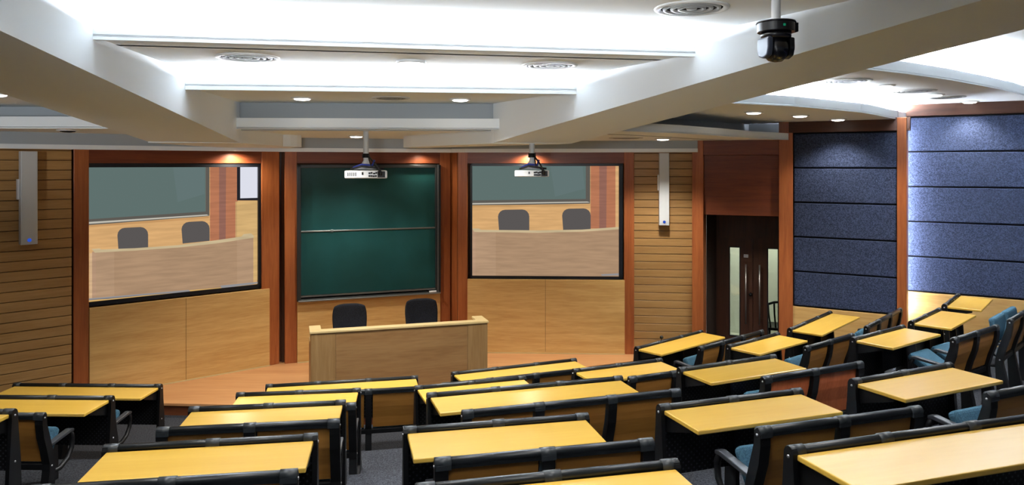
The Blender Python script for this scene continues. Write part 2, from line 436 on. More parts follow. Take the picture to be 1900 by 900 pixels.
PR = [
  ((219, 172, 116), [(-0.324, 3.244), (2.112, 3.243), (2.112, 1.337), (-0.324, 1.32)]),
  ((184, 120, 88), [(1.645, 3.243), (2.06, 3.243), (2.043, 2.168), (1.645, 2.167)]),
  ((150, 104, 90), [(1.784, 3.243), (1.905, 3.243), (1.896, 2.168), (1.784, 2.167)]),
  ((218, 172, 120), [(2.043, 3.243), (2.112, 3.243), (2.112, 2.169), (2.043, 2.168)]),
  ((97, 115, 112), [(-0.324, 3.244), (1.567, 3.243), (1.567, 2.635), (-0.324, 2.605)]),
  ((101, 119, 118), [(0.986, 3.244), (1.507, 3.243), (1.55, 2.809), (1.073, 2.678)]),
  ((96, 92, 86), [(1.567, 3.243), (1.637, 3.243), (1.637, 2.566), (1.567, 2.566)]),
  ((96, 92, 86), [(-0.324, 2.614), (1.637, 2.644), (1.637, 2.566), (-0.324, 2.527)]),
  ((196, 192, 180), [(-0.324, 2.57), (1.593, 2.601), (1.637, 2.584), (-0.324, 2.548)]),
  ((204, 158, 104), [(-0.324, 2.535), (1.645, 2.558), (1.645, 2.531), (-0.324, 2.5)]),
  ((92, 88, 87), [(0.656, 2.357), (0.647, 2.4), (0.622, 2.437), (0.586, 2.462), (0.542, 2.47), (0.263, 2.465), (0.219, 2.456), (0.182, 2.431), (0.158, 2.394), (0.149, 2.351), (0.167, 2.109), (0.656, 2.111)]),
  ((92, 88, 87), [(1.645, 2.377), (1.637, 2.421), (1.612, 2.457), (1.576, 2.481), (1.533, 2.49), (1.299, 2.485), (1.256, 2.476), (1.219, 2.452), (1.195, 2.415), (1.186, 2.372), (1.203, 2.139), (1.645, 2.149)]),
  ((175, 143, 113), [(-0.254, 2.107), (0.812, 2.111), (2.112, 2.169), (2.112, 1.397), (-0.254, 1.32)]),
  ((186, 152, 124), [(-0.271, 2.159), (-0.219, 2.107), (-0.219, 1.32), (-0.271, 1.32)]),
  ((181, 149, 119), [(-0.219, 2.107), (0.114, 2.108), (0.114, 1.323), (-0.219, 1.32)]),
  ((204, 184, 146), [(-0.271, 2.159), (-0.166, 2.16), (-0.122, 2.138), (0.812, 2.133), (1.507, 2.149), (2.112, 2.195), (2.112, 2.156), (1.507, 2.114), (0.812, 2.094), (-0.236, 2.103)]),
  ((150, 148, 150), [(1.81, 1.43), (2.112, 1.449), (2.112, 1.415), (1.827, 1.404)]),
]
screen(FL, -0.935, 1.40, 1.345, 3.215, (0.025, 0.045, 0.055, 0.055), 'large projection screen with dark frame, left of the green chalkboard', PL)
screen(FR, -0.298, 2.155, 1.352, 3.235, (0.030, 0.060, 0.045, 0.062), 'large projection screen with dark frame, right of the green chalkboard', PR)

# ------------------------------------------------------------------ GREEN CHALKBOARD
cb = thing('chalkboard', 'tall green sliding chalkboard in a metal frame behind the podium', 'chalkboard', FC['loc'], FC['rz'])
fr = MB()
z0, z1 = 1.10, 3.195
fr.box((0.015, -0.10, z0), (0.075, 0.0, z1), bev=0.006); fr.box((2.195, -0.10, z0), (2.284, 0.0, z1), bev=0.006)
fr.box((0.015, -0.10, z1-0.05), (2.284, 0.0, z1), bev=0.006); fr.box((0.015, -0.10, z0), (2.284, 0.0, z0+0.035), bev=0.006)
fr.box((2.225, -0.112, z0), (2.245, -0.095, z1), 1)
fr.build('frame', [M['darkalu'], M['alu']], cb)
MB().box((0.075, -0.045, 2.165), (2.195, -0.02, z1-0.05)).build('board_panel', M['board'], cb)
MB().box((0.075, -0.07, z0+0.09), (2.195, -0.046, 2.175)).build('board_panel', M['board'], cb)
MB().box((0.075, -0.085, 2.158), (2.195, -0.045, 2.178), bev=0.004).box((0.52, -0.10, 2.15), (0.56, -0.08, 2.19), bev=0.004).build('middle_rail', M['alu'], cb)
MB().box((0.03, -0.15, z0-0.005), (2.27, -0.06, z0+0.02), bev=0.006).box((0.075, -0.09, z0+0.06), (2.195, -0.05, z0+0.085)).build('chalk_tray', M['alu'], cb)
tag(MB().box((2.08, -0.145, z0+0.021), (2.20, -0.112, z0+0.05), bev=0.008).build('board_eraser', M['white'], None, FC['loc'], FC['rz']), 'small white board eraser lying on the chalk tray', 'eraser')

# ------------------------------------------------------------------ PODIUM
pd = thing('podium_desk', 'long light wood lecturer podium on the stage before the chalkboard', 'podium', (-2.495, 9.36, STZ), R(16.7))
PH, PLn = 0.965, 2.266
MB().box((0.0, 0.0, 0), (0.30, 0.035, PH-0.03), bev=0.003).build('front_panel', M['podium_v'], pd)
MB().box((0.302, 0.004, 0), (PLn-0.272, 0.035, PH-0.03), bev=0.002).build('front_panel', M['podium_h'], pd)
MB().box((PLn-0.27, 0.0, 0), (PLn, 0.035, PH-0.03), bev=0.003).build('front_panel', M['podium_v'], pd)
for x0, x1 in ((0.0, 0.03), (PLn-0.03, PLn)):
    MB().box((x0, 0.036, 0), (x1, 0.34, PH-0.03)).box((x0, 0.34, 0), (x1, 0.80, PH-0.24)).build('side_panel', M['podium_v'], pd)
tp = MB()
tp.prism([(-0.015, -0.015), (PLn+0.015, -0.015), (PLn+0.015, 0.36), (PLn-0.13, 0.36), (PLn-0.13, 0.12), (0.13, 0.12), (0.13, 0.36), (-0.015, 0.36)], 'Z', PH-0.03, PH, bev=0.006)
tp.build('counter_top', M['podium_top'], pd)
MB().box((0.03, 0.05, PH-0.26), (PLn-0.03, 0.82, PH-0.235), bev=0.004).build('work_surface', M['podium_top'], pd)

# ------------------------------------------------------------------ LECTURER CHAIRS
def office_chair(loc, rz, label):
    t = thing('office_chair', label, 'chair', loc, rz, 'chairs behind the podium')
    # front of chair faces -y (towards the audience)
    prof = []
    b = MB(); bm = b.bm
    W, H = 0.235, 0.52; nx, nz = 16, 18
    def shell(yoff):
        g = []
        for j in range(nz+1):
            row = []
            v = j/nz
            for i in range(nx+1):
                u = i/nx*2-1
                # super-ellipse outline
                zz = (v*2-1)
                x = u*W*(0.92+0.08*min(1, v*1.6))*math.sqrt(1-0.5*0.42*zz**4)
                z = zz*H/2*math.sqrt(1-0.5*0.42*u**4)
                y = 0.06*(u*u)*-1 + 0.05*(zz**2)*-0.6 + yoff*(1-0.5*max(abs(u), abs(zz))**6)
                row.append(bm.verts.new((x, y+0.25+0.10*v, z+0.83)))
            g.append(row)
        return g
    A, B = shell(-0.035), shell(0.035)
    for g, flip in ((A, False), (B, True)):
        for j in range(nz):
            for i in range(nx):
                q = (g[j][i], g[j][i+1], g[j+1][i+1], g[j+1][i])
                bm.faces.new(q if not flip else q[::-1])
    rim = lambda g: g[0] + [r[-1] for r in g[1:]] + g[-1][-2::-1] + [r[0] for r in g[-2:0:-1]]
    ra, rb = rim(A), rim(B)
    for i in range(len(ra)): bm.faces.new((ra[i], rb[i], rb[(i+1) % len(ra)], ra[(i+1) % len(ra)]))
    for f in bm.faces: f.smooth = True
    bmesh.ops.recalc_face_normals(bm, faces=bm.faces[:])
    b.build('backrest', M['chairblack'], t)
    MB().box((-0.24, -0.22, 0.43), (0.24, 0.24, 0.50), bev=0.03, seg=3).build('seat', M['chairblack'], t)
    MB().tube([(0, 0.20, 0.42), (0, 0.30, 0.48), (0, 0.335, 0.70)], 0.022).build('back_support', M['black'], t)
    MB().lathe([(0, 0.09), (0.03, 0.09), (0.03, 0.28), (0.02, 0.28), (0.02, 0.44), (0, 0.44)]).build('gas_lift', M['black'], t)
    ba = MB()
    for k in range(5):
        a = 2*math.pi*k/5
        ba.box((0, -0.02, 0.06), (0.29, 0.02, 0.10), rot=rotz(a), bev=0.006)
    ba.build('base', M['black'], t)
    for k in range(5):
        a = 2*math.pi*k/5
        MB().lathe([(0, -0.02), (0.03, -0.02), (0.03, 0.02), (0, 0.02)], (0.28*math.cos(a), 0.28*math.sin(a), 0.03), 'Y', 12).build('caster', M['black'], t)
    for s in (-1, 1):
        MB().tube([(s*0.2, 0.05, 0.43), (s*0.29, 0.04, 0.47), (s*0.29, 0.05, 0.66)], 0.014).box((s*0.29-0.03, -0.13, 0.655), (s*0.29+0.03, 0.14, 0.685), bev=0.01).build('armrest', M['black'], t)
    return t
office_chair((-2.19, 10.26, STZ), R(16), 'black padded office chair behind the podium, nearer the left screen')
office_chair((-1.24, 10.66, STZ), R(16), 'black padded office chair behind the podium, nearer the right screen')

# ------------------------------------------------------------------ RIGHT SIDE: door bay, blue panel bays
def span(p, q):
    d = Vector((q[0]-p[0], q[1]-p[1])); return dict(loc=(p[0], p[1], 0), rz=math.atan2(d.y, d.x)), d.length
# slim pillar + door frame
FD, LD = span((2.86, 11.96), (4.235, 11.40))
def at_s(F, s, d=0.0):
    c, n = math.cos(F['rz']), math.sin(F['rz'])
    return (F['loc'][0]+c*s-n*d, F['loc'][1]+n*s+c*d)
struct(MB().box((0.0, -0.04, 0), (0.175, 0.30, 3.62), bev=0.006).build('trim_4', M['pillar'], **FD))
struct(MB().box((LD-0.19, -0.04, 0), (LD+0.01, 0.30, 3.86), bev=0.006).build('trim_4', M['pillar'], **FD))
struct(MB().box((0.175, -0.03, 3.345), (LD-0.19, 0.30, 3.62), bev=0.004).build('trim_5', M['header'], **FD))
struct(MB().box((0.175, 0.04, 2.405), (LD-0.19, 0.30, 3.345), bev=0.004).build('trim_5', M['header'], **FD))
# recess behind the opening
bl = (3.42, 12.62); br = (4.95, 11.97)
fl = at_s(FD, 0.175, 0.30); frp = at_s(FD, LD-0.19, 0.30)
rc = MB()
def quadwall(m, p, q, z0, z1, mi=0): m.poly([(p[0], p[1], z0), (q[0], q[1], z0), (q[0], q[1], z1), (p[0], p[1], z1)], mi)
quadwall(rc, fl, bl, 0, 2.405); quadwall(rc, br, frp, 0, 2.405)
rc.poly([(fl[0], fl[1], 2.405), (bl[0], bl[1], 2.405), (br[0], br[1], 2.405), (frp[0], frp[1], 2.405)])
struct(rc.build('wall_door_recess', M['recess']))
FB, LB = span(bl, br)
DW = 0.573; DH = 1.98
struct(MB().box((-0.05, 0.0, DH), (LB, 0.08, 2.45)).box((-0.05, 0.0, 0), (0.024, 0.08, DH)).box((2*DW+0.04, 0.0, 0), (LB, 0.08, DH)).build('wall_door_head', M['door'], **FB))
def leaf(name, x0, glass_a, glass_b, handle_x, F):
    d = bpy.data.objects.new(name, None); COL.objects.link(d); d.location = F['loc']; d.rotation_euler = (0, 0, F['rz']); struct(d)
    gz0, gz1 = 0.36, 1.83
    p = MB()
    for lo, hi in (((x0+0.004, 0.0, 0.01), (glass_a, 0.05, DH+0.002)), ((glass_b, 0.0, 0.01), (x0+DW-0.004, 0.05, DH+0.002)), ((glass_a, 0.0, 0.01), (glass_b, 0.05, gz0)), ((glass_a, 0.0, gz1), (glass_b, 0.05, DH+0.002))):
        p.box(lo, hi)
    p.box((x0, 0.05, 0.0), (x0+0.03, 0.075, DH)).box((x0+DW-0.03, 0.05, 0.0), (x0+DW+0.012, 0.075, DH))
    p.build('door_panel', M['door'], d)
    MB().box((glass_a, 0.02, gz0), (glass_b, 0.026, gz1)).build('pane', M['glass'], d)
    g = MB(); w = 0.008
    g.box((glass_a-w, -0.006, gz0-w), (glass_a+w, 0.02, gz1+w)); g.box((glass_b-w, -0.006, gz0-w), (glass_b+w, 0.02, gz1+w))
    g.box((glass_a, -0.006, gz0-w), (glass_b, 0.02, gz0+w)); g.box((glass_a, -0.006, gz1-w), (glass_b, 0.02, gz1+w))
    g.build('pane_frame', M['frame'], d)
    h = MB()
    h.tube([(handle_x, -0.06, 0.58), (handle_x, -0.06, 1.56)], 0.014, seg=12)
    for z in (0.68, 1.46): h.tube([(handle_x, -0.06, z), (handle_x, 0.0, z)], 0.009)
    h.build('handle', M['steel'], d)
    return d
d1 = leaf('door_1', 0.01, 0.211, 0.378, 0.478, FB)
MB().box((0.438, -0.004, 1.665), (0.510, 0.0, 1.715)).box((0.443, -0.005, 1.688), (0.505, -0.004, 1.695), 1).build('notice', [M['label'], M['darkalu']], d1)
MB().lathe([(0, -0.05), (0.022, -0.05), (0.024, -0.02), (0.03, 0.0), (0, 0.0)], (0.548, 0.0, 1.06), 'Y', 14).build('lock', M['black'], d1)
d2 = leaf('door_2', 0.01+DW, 0.814, 0.976, 0.693, FB)
# corridor seen through the glass
hall = MB()
hall.box((-0.8, 1.9, 0), (3.0, 1.95, 2.6)); hall.box((-0.8, 0.1, -0.02), (3.0, 1.9, 0.0)); hall.box((-0.85, 0.1, 0), (-0.8, 1.95, 2.6)); hall.box((3.0, 0.1, 0), (3.05, 1.95, 2.6)); hall.box((-0.85, 0.1, 2.6), (3.05, 1.95, 2.63))
struct(hall.build('wall_corridor', M['hallwall'], **FB))
ax, ay = at_s(FB, 1.02, 0.62)
ac = thing('slatted_armchair', 'dark slat-backed armchair seen through the glass of the door', 'chair', (ax, ay, 0), R(160))
MB().box((-0.25, -0.25, 0.42), (0.25, 0.25, 0.47), bev=0.012).build('seat', M['black'], ac)
sl = MB()
for i in range(6):
    x = -0.2+0.08*i
    sl.tube([(x, 0.22, 0.46), (x*1.15, 0.30, 0.70), (x*1.2, 0.38, 0.90)], 0.014)
sl.build('back_slats', M['black'], ac)
MB().tube([(-0.28, 0.36, 0.86), (-0.15, 0.40, 0.92), (0.0, 0.415, 0.94), (0.15, 0.40, 0.92), (0.28, 0.36, 0.86)], 0.02).build('top_rail', M['black'], ac)
for sx in (-1, 1):
    MB().tube([(sx*0.28, 0.36, 0.86), (sx*0.31, 0.1, 0.70), (sx*0.29, -0.24, 0.66), (sx*0.26, -0.26, 0.45)], 0.018).build('armrest', M['black'], ac)
    for sy in (-1, 1):
        MB().tube([(sx*0.22, sy*0.22, 0.43), (sx*0.24, sy*0.25, 0.0)], 0.018).build('leg', M['black'], ac)

# blue panel bays
def panel_bay(p, q, zb, pitch, n, htop, pil_right, wall_name, lab):
    F, L = span(p, q)
    struct(MB().box((-0.12, 0.062, 0), (L, 0.15, htop+0.45)).build(wall_name, M['blackgap'], **F))  # backing wall behind the felt panels, black in the gaps
    struct(MB().box((0, -0.02, 0), (L, 0.06, zb-0.012), bev=0.003).build('wall_panelling', M['wainscot'], **F))
    struct(MB().box((-0.05, -0.05, zb+pitch*n+0.01), (L+pil_right, 0.08, htop), bev=0.004).build('trim_6', M['header_shaded'], **F))
    for k in range(n):
        z = zb+k*pitch
        o = MB().box((0.02, -0.005, z+0.010), (L-0.012, 0.06, z+pitch-0.010), bev=0.012).build('acoustic_panel', M['blue'], None, F['loc'], F['rz'])
        tag(o, lab[n-1-k], 'wall panel', 'blue felt wall panels')
    return F, L
ordn = ['topmost', 'second from the top', 'middle', 'second from the bottom', 'bottom']
g1 = ['dim blue felt wall panel beside the door, %s of its five' % w for w in ordn]
g2 = ['brightly edge-lit blue felt wall panel at far right, %s of its five' % w for w in ordn]
F1, L1 = panel_bay((4.24, 11.40), (5.46, 10.68), 1.07, 0.519, 5, 3.865, 0.16, 'panel_backing', g1)
struct(MB().box((L1-0.005, -0.06, 0), (L1+0.115, 0.36, 3.86), bev=0.006).build('trim_4', M['pillar'], **F1))
F2, L2 = panel_bay((5.72, 11.27), (8.80, 9.35), 1.33, 0.514, 5, 4.10, 0.0, 'panel_backing', g2)
# light slot behind the pillar, washing the second bay
p0 = at_s(F2, 0.075, -0.11)
tag(MB().box((-0.012, -0.03, 1.0), (0.012, 0.03, 3.75)).build('light_strip', M['strip'], None, (p0[0], p0[1], 0), F2['rz']), 'upright light strip in the slot behind the wooden pillar', 'light')
# far sides of the hall (beyond the frame)
struct(MB().box((-9.3, -3, 0), (-9.15, 6.3, 5.2)).build('wall_left', M['slat']))
struct(MB().box((8.8, -3, 0), (8.95, 9.4, 5.2)).build('wall_right', M['blue']))

# ------------------------------------------------------------------ CEILING
def cz(u): return CAMZ+u
def slab(pts, u, name='ceiling', th=0.015):
    return struct(MB().prism(pts, 'Z', cz(u), cz(u)+th).build(name, M['ceiling']))
def fascia(line, u0, u1, th=0.05, name='ceiling_fascia', mat='ceiling', back=True):
    """vertical band along a polyline; thickness away from the audience"""
    m = MB(); pts = [Vector((x, y)) for x, y in line]
    nrm = []
    for i in range(len(pts)):
        d = (pts[min(i+1, len(pts)-1)]-pts[max(i-1, 0)]).normalized(); nrm.append(Vector((-d.y, d.x)))
    off = [p+n*th for p, n in zip(pts, nrm)]
    for i in range(len(pts)-1):
        a, b, c, d = pts[i], pts[i+1], off[i+1], off[i]
        m.hexa([(a.x, a.y, cz(u0)), (b.x, b.y, cz(u0)), (c.x, c.y, cz(u0)), (d.x, d.y, cz(u0))], [(a.x, a.y, cz(u1)), (b.x, b.y, cz(u1)), (c.x, c.y, cz(u1)), (d.x, d.y, cz(u1))])
    return struct(m.build(name, M[mat]))
def offset(line, t):
    pts = [Vector(p) for p in line]; out = []
    for i in range(len(pts)):
        d = (pts[min(i+1, len(pts)-1)]-pts[max(i-1, 0)]).normalized(); out.append((pts[i].x-d.y*t, pts[i].y+d.x*t))
    return out
def cove_strip(line, u, label, t0=0.08, t1=0.18, mat='cove'):
    A, B = offset(line, t0), offset(line, t1); m = MB()
    for i in range(len(A)-1):
        a, b, c, d = A[i], A[i+1], B[i+1], B[i]
        m.hexa([(p[0], p[1], cz(u)) for p in (a, b, c, d)], [(p[0], p[1], cz(u)+0.02) for p in (a, b, c, d)])
    return tag(m.build('cove_light', M[mat]), label, 'light', 'cove lights')

# beams, their undersides falling gently towards the stage and running flat to the wall
def bl_in(Y): return -3.107+0.095*(8.61-Y)
def br_in(Y): return -0.219+0.537*(8.774-Y)
def br_out(Y): return 0.699+0.511*(8.815-Y)
def u_l(Y): return 0.246+0.096*(8.61-Y)
def u_r(Y): return 0.250+0.121*(8.774-Y)
Y0 = 1.0
struct(MB().hexa([(bl_in(Y0), Y0, cz(u_l(Y0))), (bl_in(8.61), 8.61, cz(u_l(8.61))), (-4.096, 8.495, cz(u_l(8.495))), (bl_in(Y0)-0.985, Y0, cz(u_l(Y0)))],
                 [(bl_in(Y0), Y0, 5.2), (bl_in(8.61), 8.61, 4.9), (-4.096, 8.495, 4.9), (bl_in(Y0)-0.985, Y0, 5.2)]).build('ceiling_beam', M['beam']))
struct(MB().hexa([(br_in(Y0), Y0, cz(u_r(Y0))), (br_out(Y0), Y0, cz(u_r(Y0))), (0.699, 8.815, cz(u_r(8.815))), (br_in(8.774), 8.774, cz(u_r(8.774)))],
                 [(br_in(Y0), Y0, 5.2), (br_out(Y0), Y0, 5.2), (0.699, 8.815, 4.9), (br_in(8.774), 8.774, 4.9)]).build('ceiling_beam', M['beam']))
def ml(Y): return bl_in(Y)-0.5
def mr(Y): return br_in(Y)+0.45
# middle bay
K = 0.82
LIP1 = [((-3.37-0.3)*K, (6.06-0.057)*K), ((1.706+0.3)*K, (7.025+0.057)*K)]
LIP2 = [((-3.577-0.3)*K, (8.25-0.038)*K), ((0.754+0.3)*K, (8.8+0.038)*K)]
LIP3 = [(-3.79*K-0.2, 8.60), (-0.22*K+0.2, 8.785)]
o1 = offset(LIP1, 0.36); o2 = offset(LIP2, 0.36); o3 = offset(LIP3, 0.10)
slab([(ml(1), 1.0), (mr(1), 1.0), (mr(5), 5.0), o1[1], o1[0], (ml(5), 5.0)], 0.99)
fascia(LIP1, 0.823, 0.895); fascia(o1, 0.845, 1.03, name='ceiling_cove_back')
slab([LIP1[0], LIP1[1], o2[1], o2[0]], 0.845)
fascia(LIP2, 0.671, 0.75); fascia(o2, 0.70, 0.88, name='ceiling_cove_back')
slab([LIP2[0], LIP2[1], o3[1], o3[0]], 0.707)
fascia(offset(LIP3, -0.14), 0.399, 0.522, th=0.04); fascia(offset(LIP3, 0.041), 0.39, 0.74, th=0.06, name='ceiling_cove_back', mat='shadepaint')
slab(offset(LIP3, -0.14)+offset(LIP3, 0.1)[::-1], 0.402)
cove_strip(LIP1, 0.868, 'hidden cove light along the nearest step of the middle ceiling')
cove_strip(LIP2, 0.726, 'hidden cove light along the second step of the middle ceiling')
# front soffit over the stage
slab([LIP3[0], LIP3[1], (0.9, 8.9), (0.9, 12.6), (-0.9, 12.7), (-3.6, 11.8), (-4.6, 10.8), (-4.0, 8.6)], 0.405)
# flat rounded ends of the beams over the stage
can = [(-4.096, 8.49), (-3.107, 8.605), (-3.09, 9.4), (-3.06, 10.05)]
for k in range(7):
    a = R(-75+25*k); can.append((-3.16+0.22*math.cos(a), 10.50+0.28*math.sin(a)))
can += [(-3.4, 11.3), (-3.9, 11.0), (-4.2, 10.8), (-4.17, 9.6)]
struct(MB().prism(can, 'Z', cz(0.243), cz(0.42)).build('ceiling_canopy', M['ceiling']))
can = [(-0.219, 8.77), (0.70, 8.81), (0.55, 9.15), (-0.1, 9.8), (-0.7, 10.5), (-1.15, 11.0)]
for k in range(7):
    a = R(40+25*k); can.append((-1.36+0.22*math.cos(a), 11.0+0.26*math.sin(a)))
can += [(-1.42, 10.6), (-1.1, 10.1)]
struct(MB().prism(can, 'Z', cz(0.243), cz(0.42)).build('ceiling_canopy', M['ceiling']))
# cornice ring along the front wall
ring = [(-7.3, 8.0), (-5.62, 9.62), (-4.6, 10.48), (-3.5, 11.36), (-2.3, 11.85), (-0.98, 12.2), (-0.75, 12.09), (1.95, 11.97), (2.92, 11.86)]
fascia(ring, 0.192, 0.25, th=0.2, name='ceiling_cornice')
fascia(offset(ring, 0.02), 0.245, 0.43, th=0.03, name='ceiling_cornice_back', mat='shadepaint')
# left bay
LL = [(-9.2, 8.35), (-5.5, 8.42), (-3.9, 8.45)]
slab([(-9.2, 1.0), (bl_in(1)-0.5, 1.0), (-3.6, 8.8), (-9.2, 8.8)], 0.664)
fascia(LL, 0.42, 0.535, th=0.06); fascia(offset(LL, 0.3), 0.42, 0.70, name='ceiling_cove_back', mat='shadepaint')
slab(LL+[(-3.9, 11.2), (-5.0, 10.6), (-7.2, 8.5)], 0.40)
# right bay: three curved steps
LA = [(1.0, 7.35), (2.39, 7.95), (3.13, 8.35), (3.77, 8.86), (4.30, 9.30), (4.78, 9.86), (5.17, 10.35), (5.71, 11.0), (5.9, 11.25)]
LBn = [(1.4, 6.1), (2.2, 6.45), (2.8, 6.72), (3.36, 7.04), (3.83, 7.33), (4.6, 7.9), (5.4, 8.57), (6.1, 9.2), (6.6, 9.7), (7.5, 10.6)]
LC = [(0.62, 7.98), (1.16, 8.35), (1.99, 9.0), (2.63, 9.72), (3.05, 10.25), (3.4, 10.68), (3.85, 11.1), (4.27, 11.47)]
oA, oB, oC = offset(LA, 0.45), offset(LBn, 0.45), offset(LC, 0.75)
slab([(mr(1), 1.0), (9.0, 1.0), (9.0, 10.0)] + oB[::-1] + [(mr(6), 6.0)], 1.17)
fascia(LBn, 0.90, 1.0); fascia(oB, 0.94, 1.2, name='ceiling_cove_back')
slab(LBn + [(7.8, 11.0), (6.4, 12.0)] + oA[::-1], 0.94 - 0.06)
fascia(LA, 0.66, 0.755); fascia(oA, 0.66, 0.92, name='ceiling_cove_back')
slab(LA + [(5.6, 11.6), (4.6, 12.1)] + oC[::-1], 0.64)
fascia(LC, 0.37, 0.47, th=0.06); fascia(oC + [(4.55, 11.72)], 0.37, 0.70, name='ceiling_cove_back', mat='shadepaint')
slab(LC + [(4.3, 12.0), (3.2, 12.6), (0.8, 12.8), (0.8, 9.0)], 0.375)
cove_strip(LA, 0.72, 'hidden cove light along the lower lit step above the door side')
cove_strip(LBn, 0.965, 'hidden cove light along the upper lit step above the right wall')

# ------------------------------------------------------------------ CEILING FITTINGS
SPOTS = []
def downlight(x, y, u, label, power=60, r=0.088, blend=0.6, ang=120, tilt=None, lit=True):
    t = thing('downlight', label, 'light', (x, y, cz(u)), 0.0, 'round ceiling downlights')
    MB().lathe([(r, 0.0), (r+0.028, 0.0), (r+0.028, -0.010), (r, -0.014), (r-0.006, 0.0)], seg=24).build('rim', M['white'], t)
    MB().lathe([(r-0.004, -0.004), (r-0.004, -0.013), (r*0.86, -0.022), (r*0.5, -0.027), (0, -0.028)], seg=24).build('diffuser', M['lamp'] if lit else M['ventdark'], t)
    if power:
        l = bpy.data.lights.new('downlight_beam', 'SPOT'); l.energy = power; l.spot_size = R(ang); l.spot_blend = blend; l.shadow_soft_size = 0.08
        l.color = (1.0, 0.965, 0.90)
        o = bpy.data.objects.new('downlight_beam', l); COL.objects.link(o); o.parent = t; o.location = (0, 0, -0.06)
        if tilt: o.rotation_euler = tilt
    return t
PW = 95
downlight(-2.23, 8.02, 0.707, 'bright round downlight in the middle ceiling above the left screen side', 260)
downlight(-0.56, 8.16, 0.707, 'bright round downlight in the middle ceiling above the podium', 260)
downlight(-2.21, 10.70, 0.405, 'round downlight beside the pole of the projector at the chalkboard', 150)
downlight(2.20, 11.0, 0.375, 'round downlight above the narrow plank wall near the right speaker', 170)
downlight(2.96, 9.24, 0.64, 'round downlight nearest the beam in the row above the door', PW)
downlight(3.76, 9.85, 0.64, 'middle round downlight in the row above the door', 60)
downlight(4.61, 10.67, 0.64, 'round downlight right above the dim blue wall panels', 80)
downlight(4.14, 8.40, 0.88, 'round downlight nearest the beam in the upper right row', PW)
downlight(5.32, 9.50, 0.88, 'middle round downlight in the upper right row', PW)
downlight(6.40, 10.55, 0.88, 'round downlight nearest the wall in the upper right row', 70)
downlight(-5.17, 8.78, 0.40, 'unlit recessed downlight in the left ceiling above the plank wall', 0, lit=False)
downlight(-4.85, 7.1, 0.664, 'recessed downlight beside the left beam, at the left edge of the photo', 60)
# dome light
t = thing('dome_downlight', 'glowing round dome light on the middle ceiling step', 'light', (-0.823, 6.16, cz(0.845)))
MB().lathe([(0.115, 0), (0.125, -0.015), (0.112, -0.025)], seg=28).build('rim', M['white'], t)
MB().lathe([(0.112, -0.016), (0.09, -0.04), (0.05, -0.053), (0, -0.057)], seg=28).build('diffuser', M['dome'], t)
# dome light's beam, then unseen lamps added without fittings to light the desks
def hall_lamp(x, y, u, power, ang=150):
    l = bpy.data.lights.new('hall_top_spot', 'SPOT'); l.energy = power; l.spot_size = R(ang); l.spot_blend = 0.7; l.shadow_soft_size = 0.35; l.color = (1.0, 0.98, 0.95)
    o = bpy.data.objects.new('hall_top_spot', l); COL.objects.link(o); o.location = (x, y, cz(u)-0.05)
for x, y, u, p in ((-0.823, 6.16, 0.77, 130), (-2.2, 3.6, 0.95, 130), (0.6, 3.4, 0.95, 130), (3.4, 5.0, 1.1, 150), (5.6, 6.4, 1.1, 150), (-5.2, 5.2, 0.6, 90), (0.0, 1.6, 0.95, 60)):
    hall_lamp(x, y, u, p)
# unseen fill spots near the camera, added to brighten the ceiling steps
def ceiling_fill(x, y, z, tx, ty, tz, power, ang):
    l = bpy.data.lights.new('ceiling_fill_spot', 'SPOT'); l.energy = power; l.spot_size = R(ang); l.spot_blend = 0.5; l.shadow_soft_size = 0.3; l.color = (0.95, 0.975, 1.0)
    o = bpy.data.objects.new('ceiling_fill_spot', l); COL.objects.link(o); o.location = (x, y, z)
    o.rotation_euler = Vector((tx-x, ty-y, tz-z)).to_track_quat('-Z', 'Y').to_euler()
ceiling_fill(-0.6, 0.2, 3.5, -0.6, 5.0, 6.1, 720, 74)
ceiling_fill(4.6, 2.0, 3.5, 5.4, 6.5, 6.7, 220, 74)
ceiling_fill(-5.6, 3.0, 3.3, -5.6, 7.0, 5.4, 330, 74)
# wall-washers hidden above the front header
def washer(F, s, power):
    x, y = at_s(F, s, -0.20)
    l = bpy.data.lights.new('header_washer', 'SPOT'); l.energy = power; l.spot_size = R(165); l.spot_blend = 0.9; l.shadow_soft_size = 0.03; l.color = (1.0, 0.9, 0.72)
    o = bpy.data.objects.new('header_washer', l); COL.objects.link(o); o.location = (x, y, 3.38); 
washer(FL, 0.98, 75); washer(FR, 0.66, 75); washer(FC, 1.95, 20)
# light in the corridor beyond the door
l = bpy.data.lights.new('corridor_lamp', 'POINT'); l.energy = 45; l.shadow_soft_size = 0.3; l.color = (1, 1, 0.97)
o = bpy.data.objects.new('corridor_lamp', l); COL.objects.link(o); xx, yy = at_s(FB, 0.6, 1.2); o.location = (xx, yy, 2.3)

def vent(x, y, u, r, label):
    t = thing('air_vent', label, 'vent', (x, y, cz(u)), 0.0, 'round ceiling air vents')
    MB().lathe([(r*0.82, -0.003), (r*0.85, -0.012), (r*0.97, -0.012), (r, -0.004), (r, 0.0), (r*0.82, 0.0)], seg=36).build('rim', M['spk'], t)
    MB().lathe([(0, -0.002), (r*0.83, -0.002)], seg=36).build('throat', M['ventdark'], t)
    for q in (0.66, 0.46, 0.27):
        MB().lathe([(r*q, -0.003), (r*(q+0.02), -0.013), (r*(q+0.10), -0.013), (r*(q+0.11), -0.003)], seg=36).build('cone_ring', M['ventmetal'], t)
    MB().lathe([(0, -0.014), (r*0.13, -0.012), (r*0.15, -0.003)], seg=24).build('core', M['ventmetal'], t)
vent(-2.08, 5.94, 0.845, 0.245, 'round ceiling air vent left of the glowing dome light')
vent(0.32, 6.42, 0.845, 0.24, 'round ceiling air vent right of the glowing dome light')
vent(1.136, 4.77, 0.99, 0.235, 'round ceiling air vent near the hanging black camera')
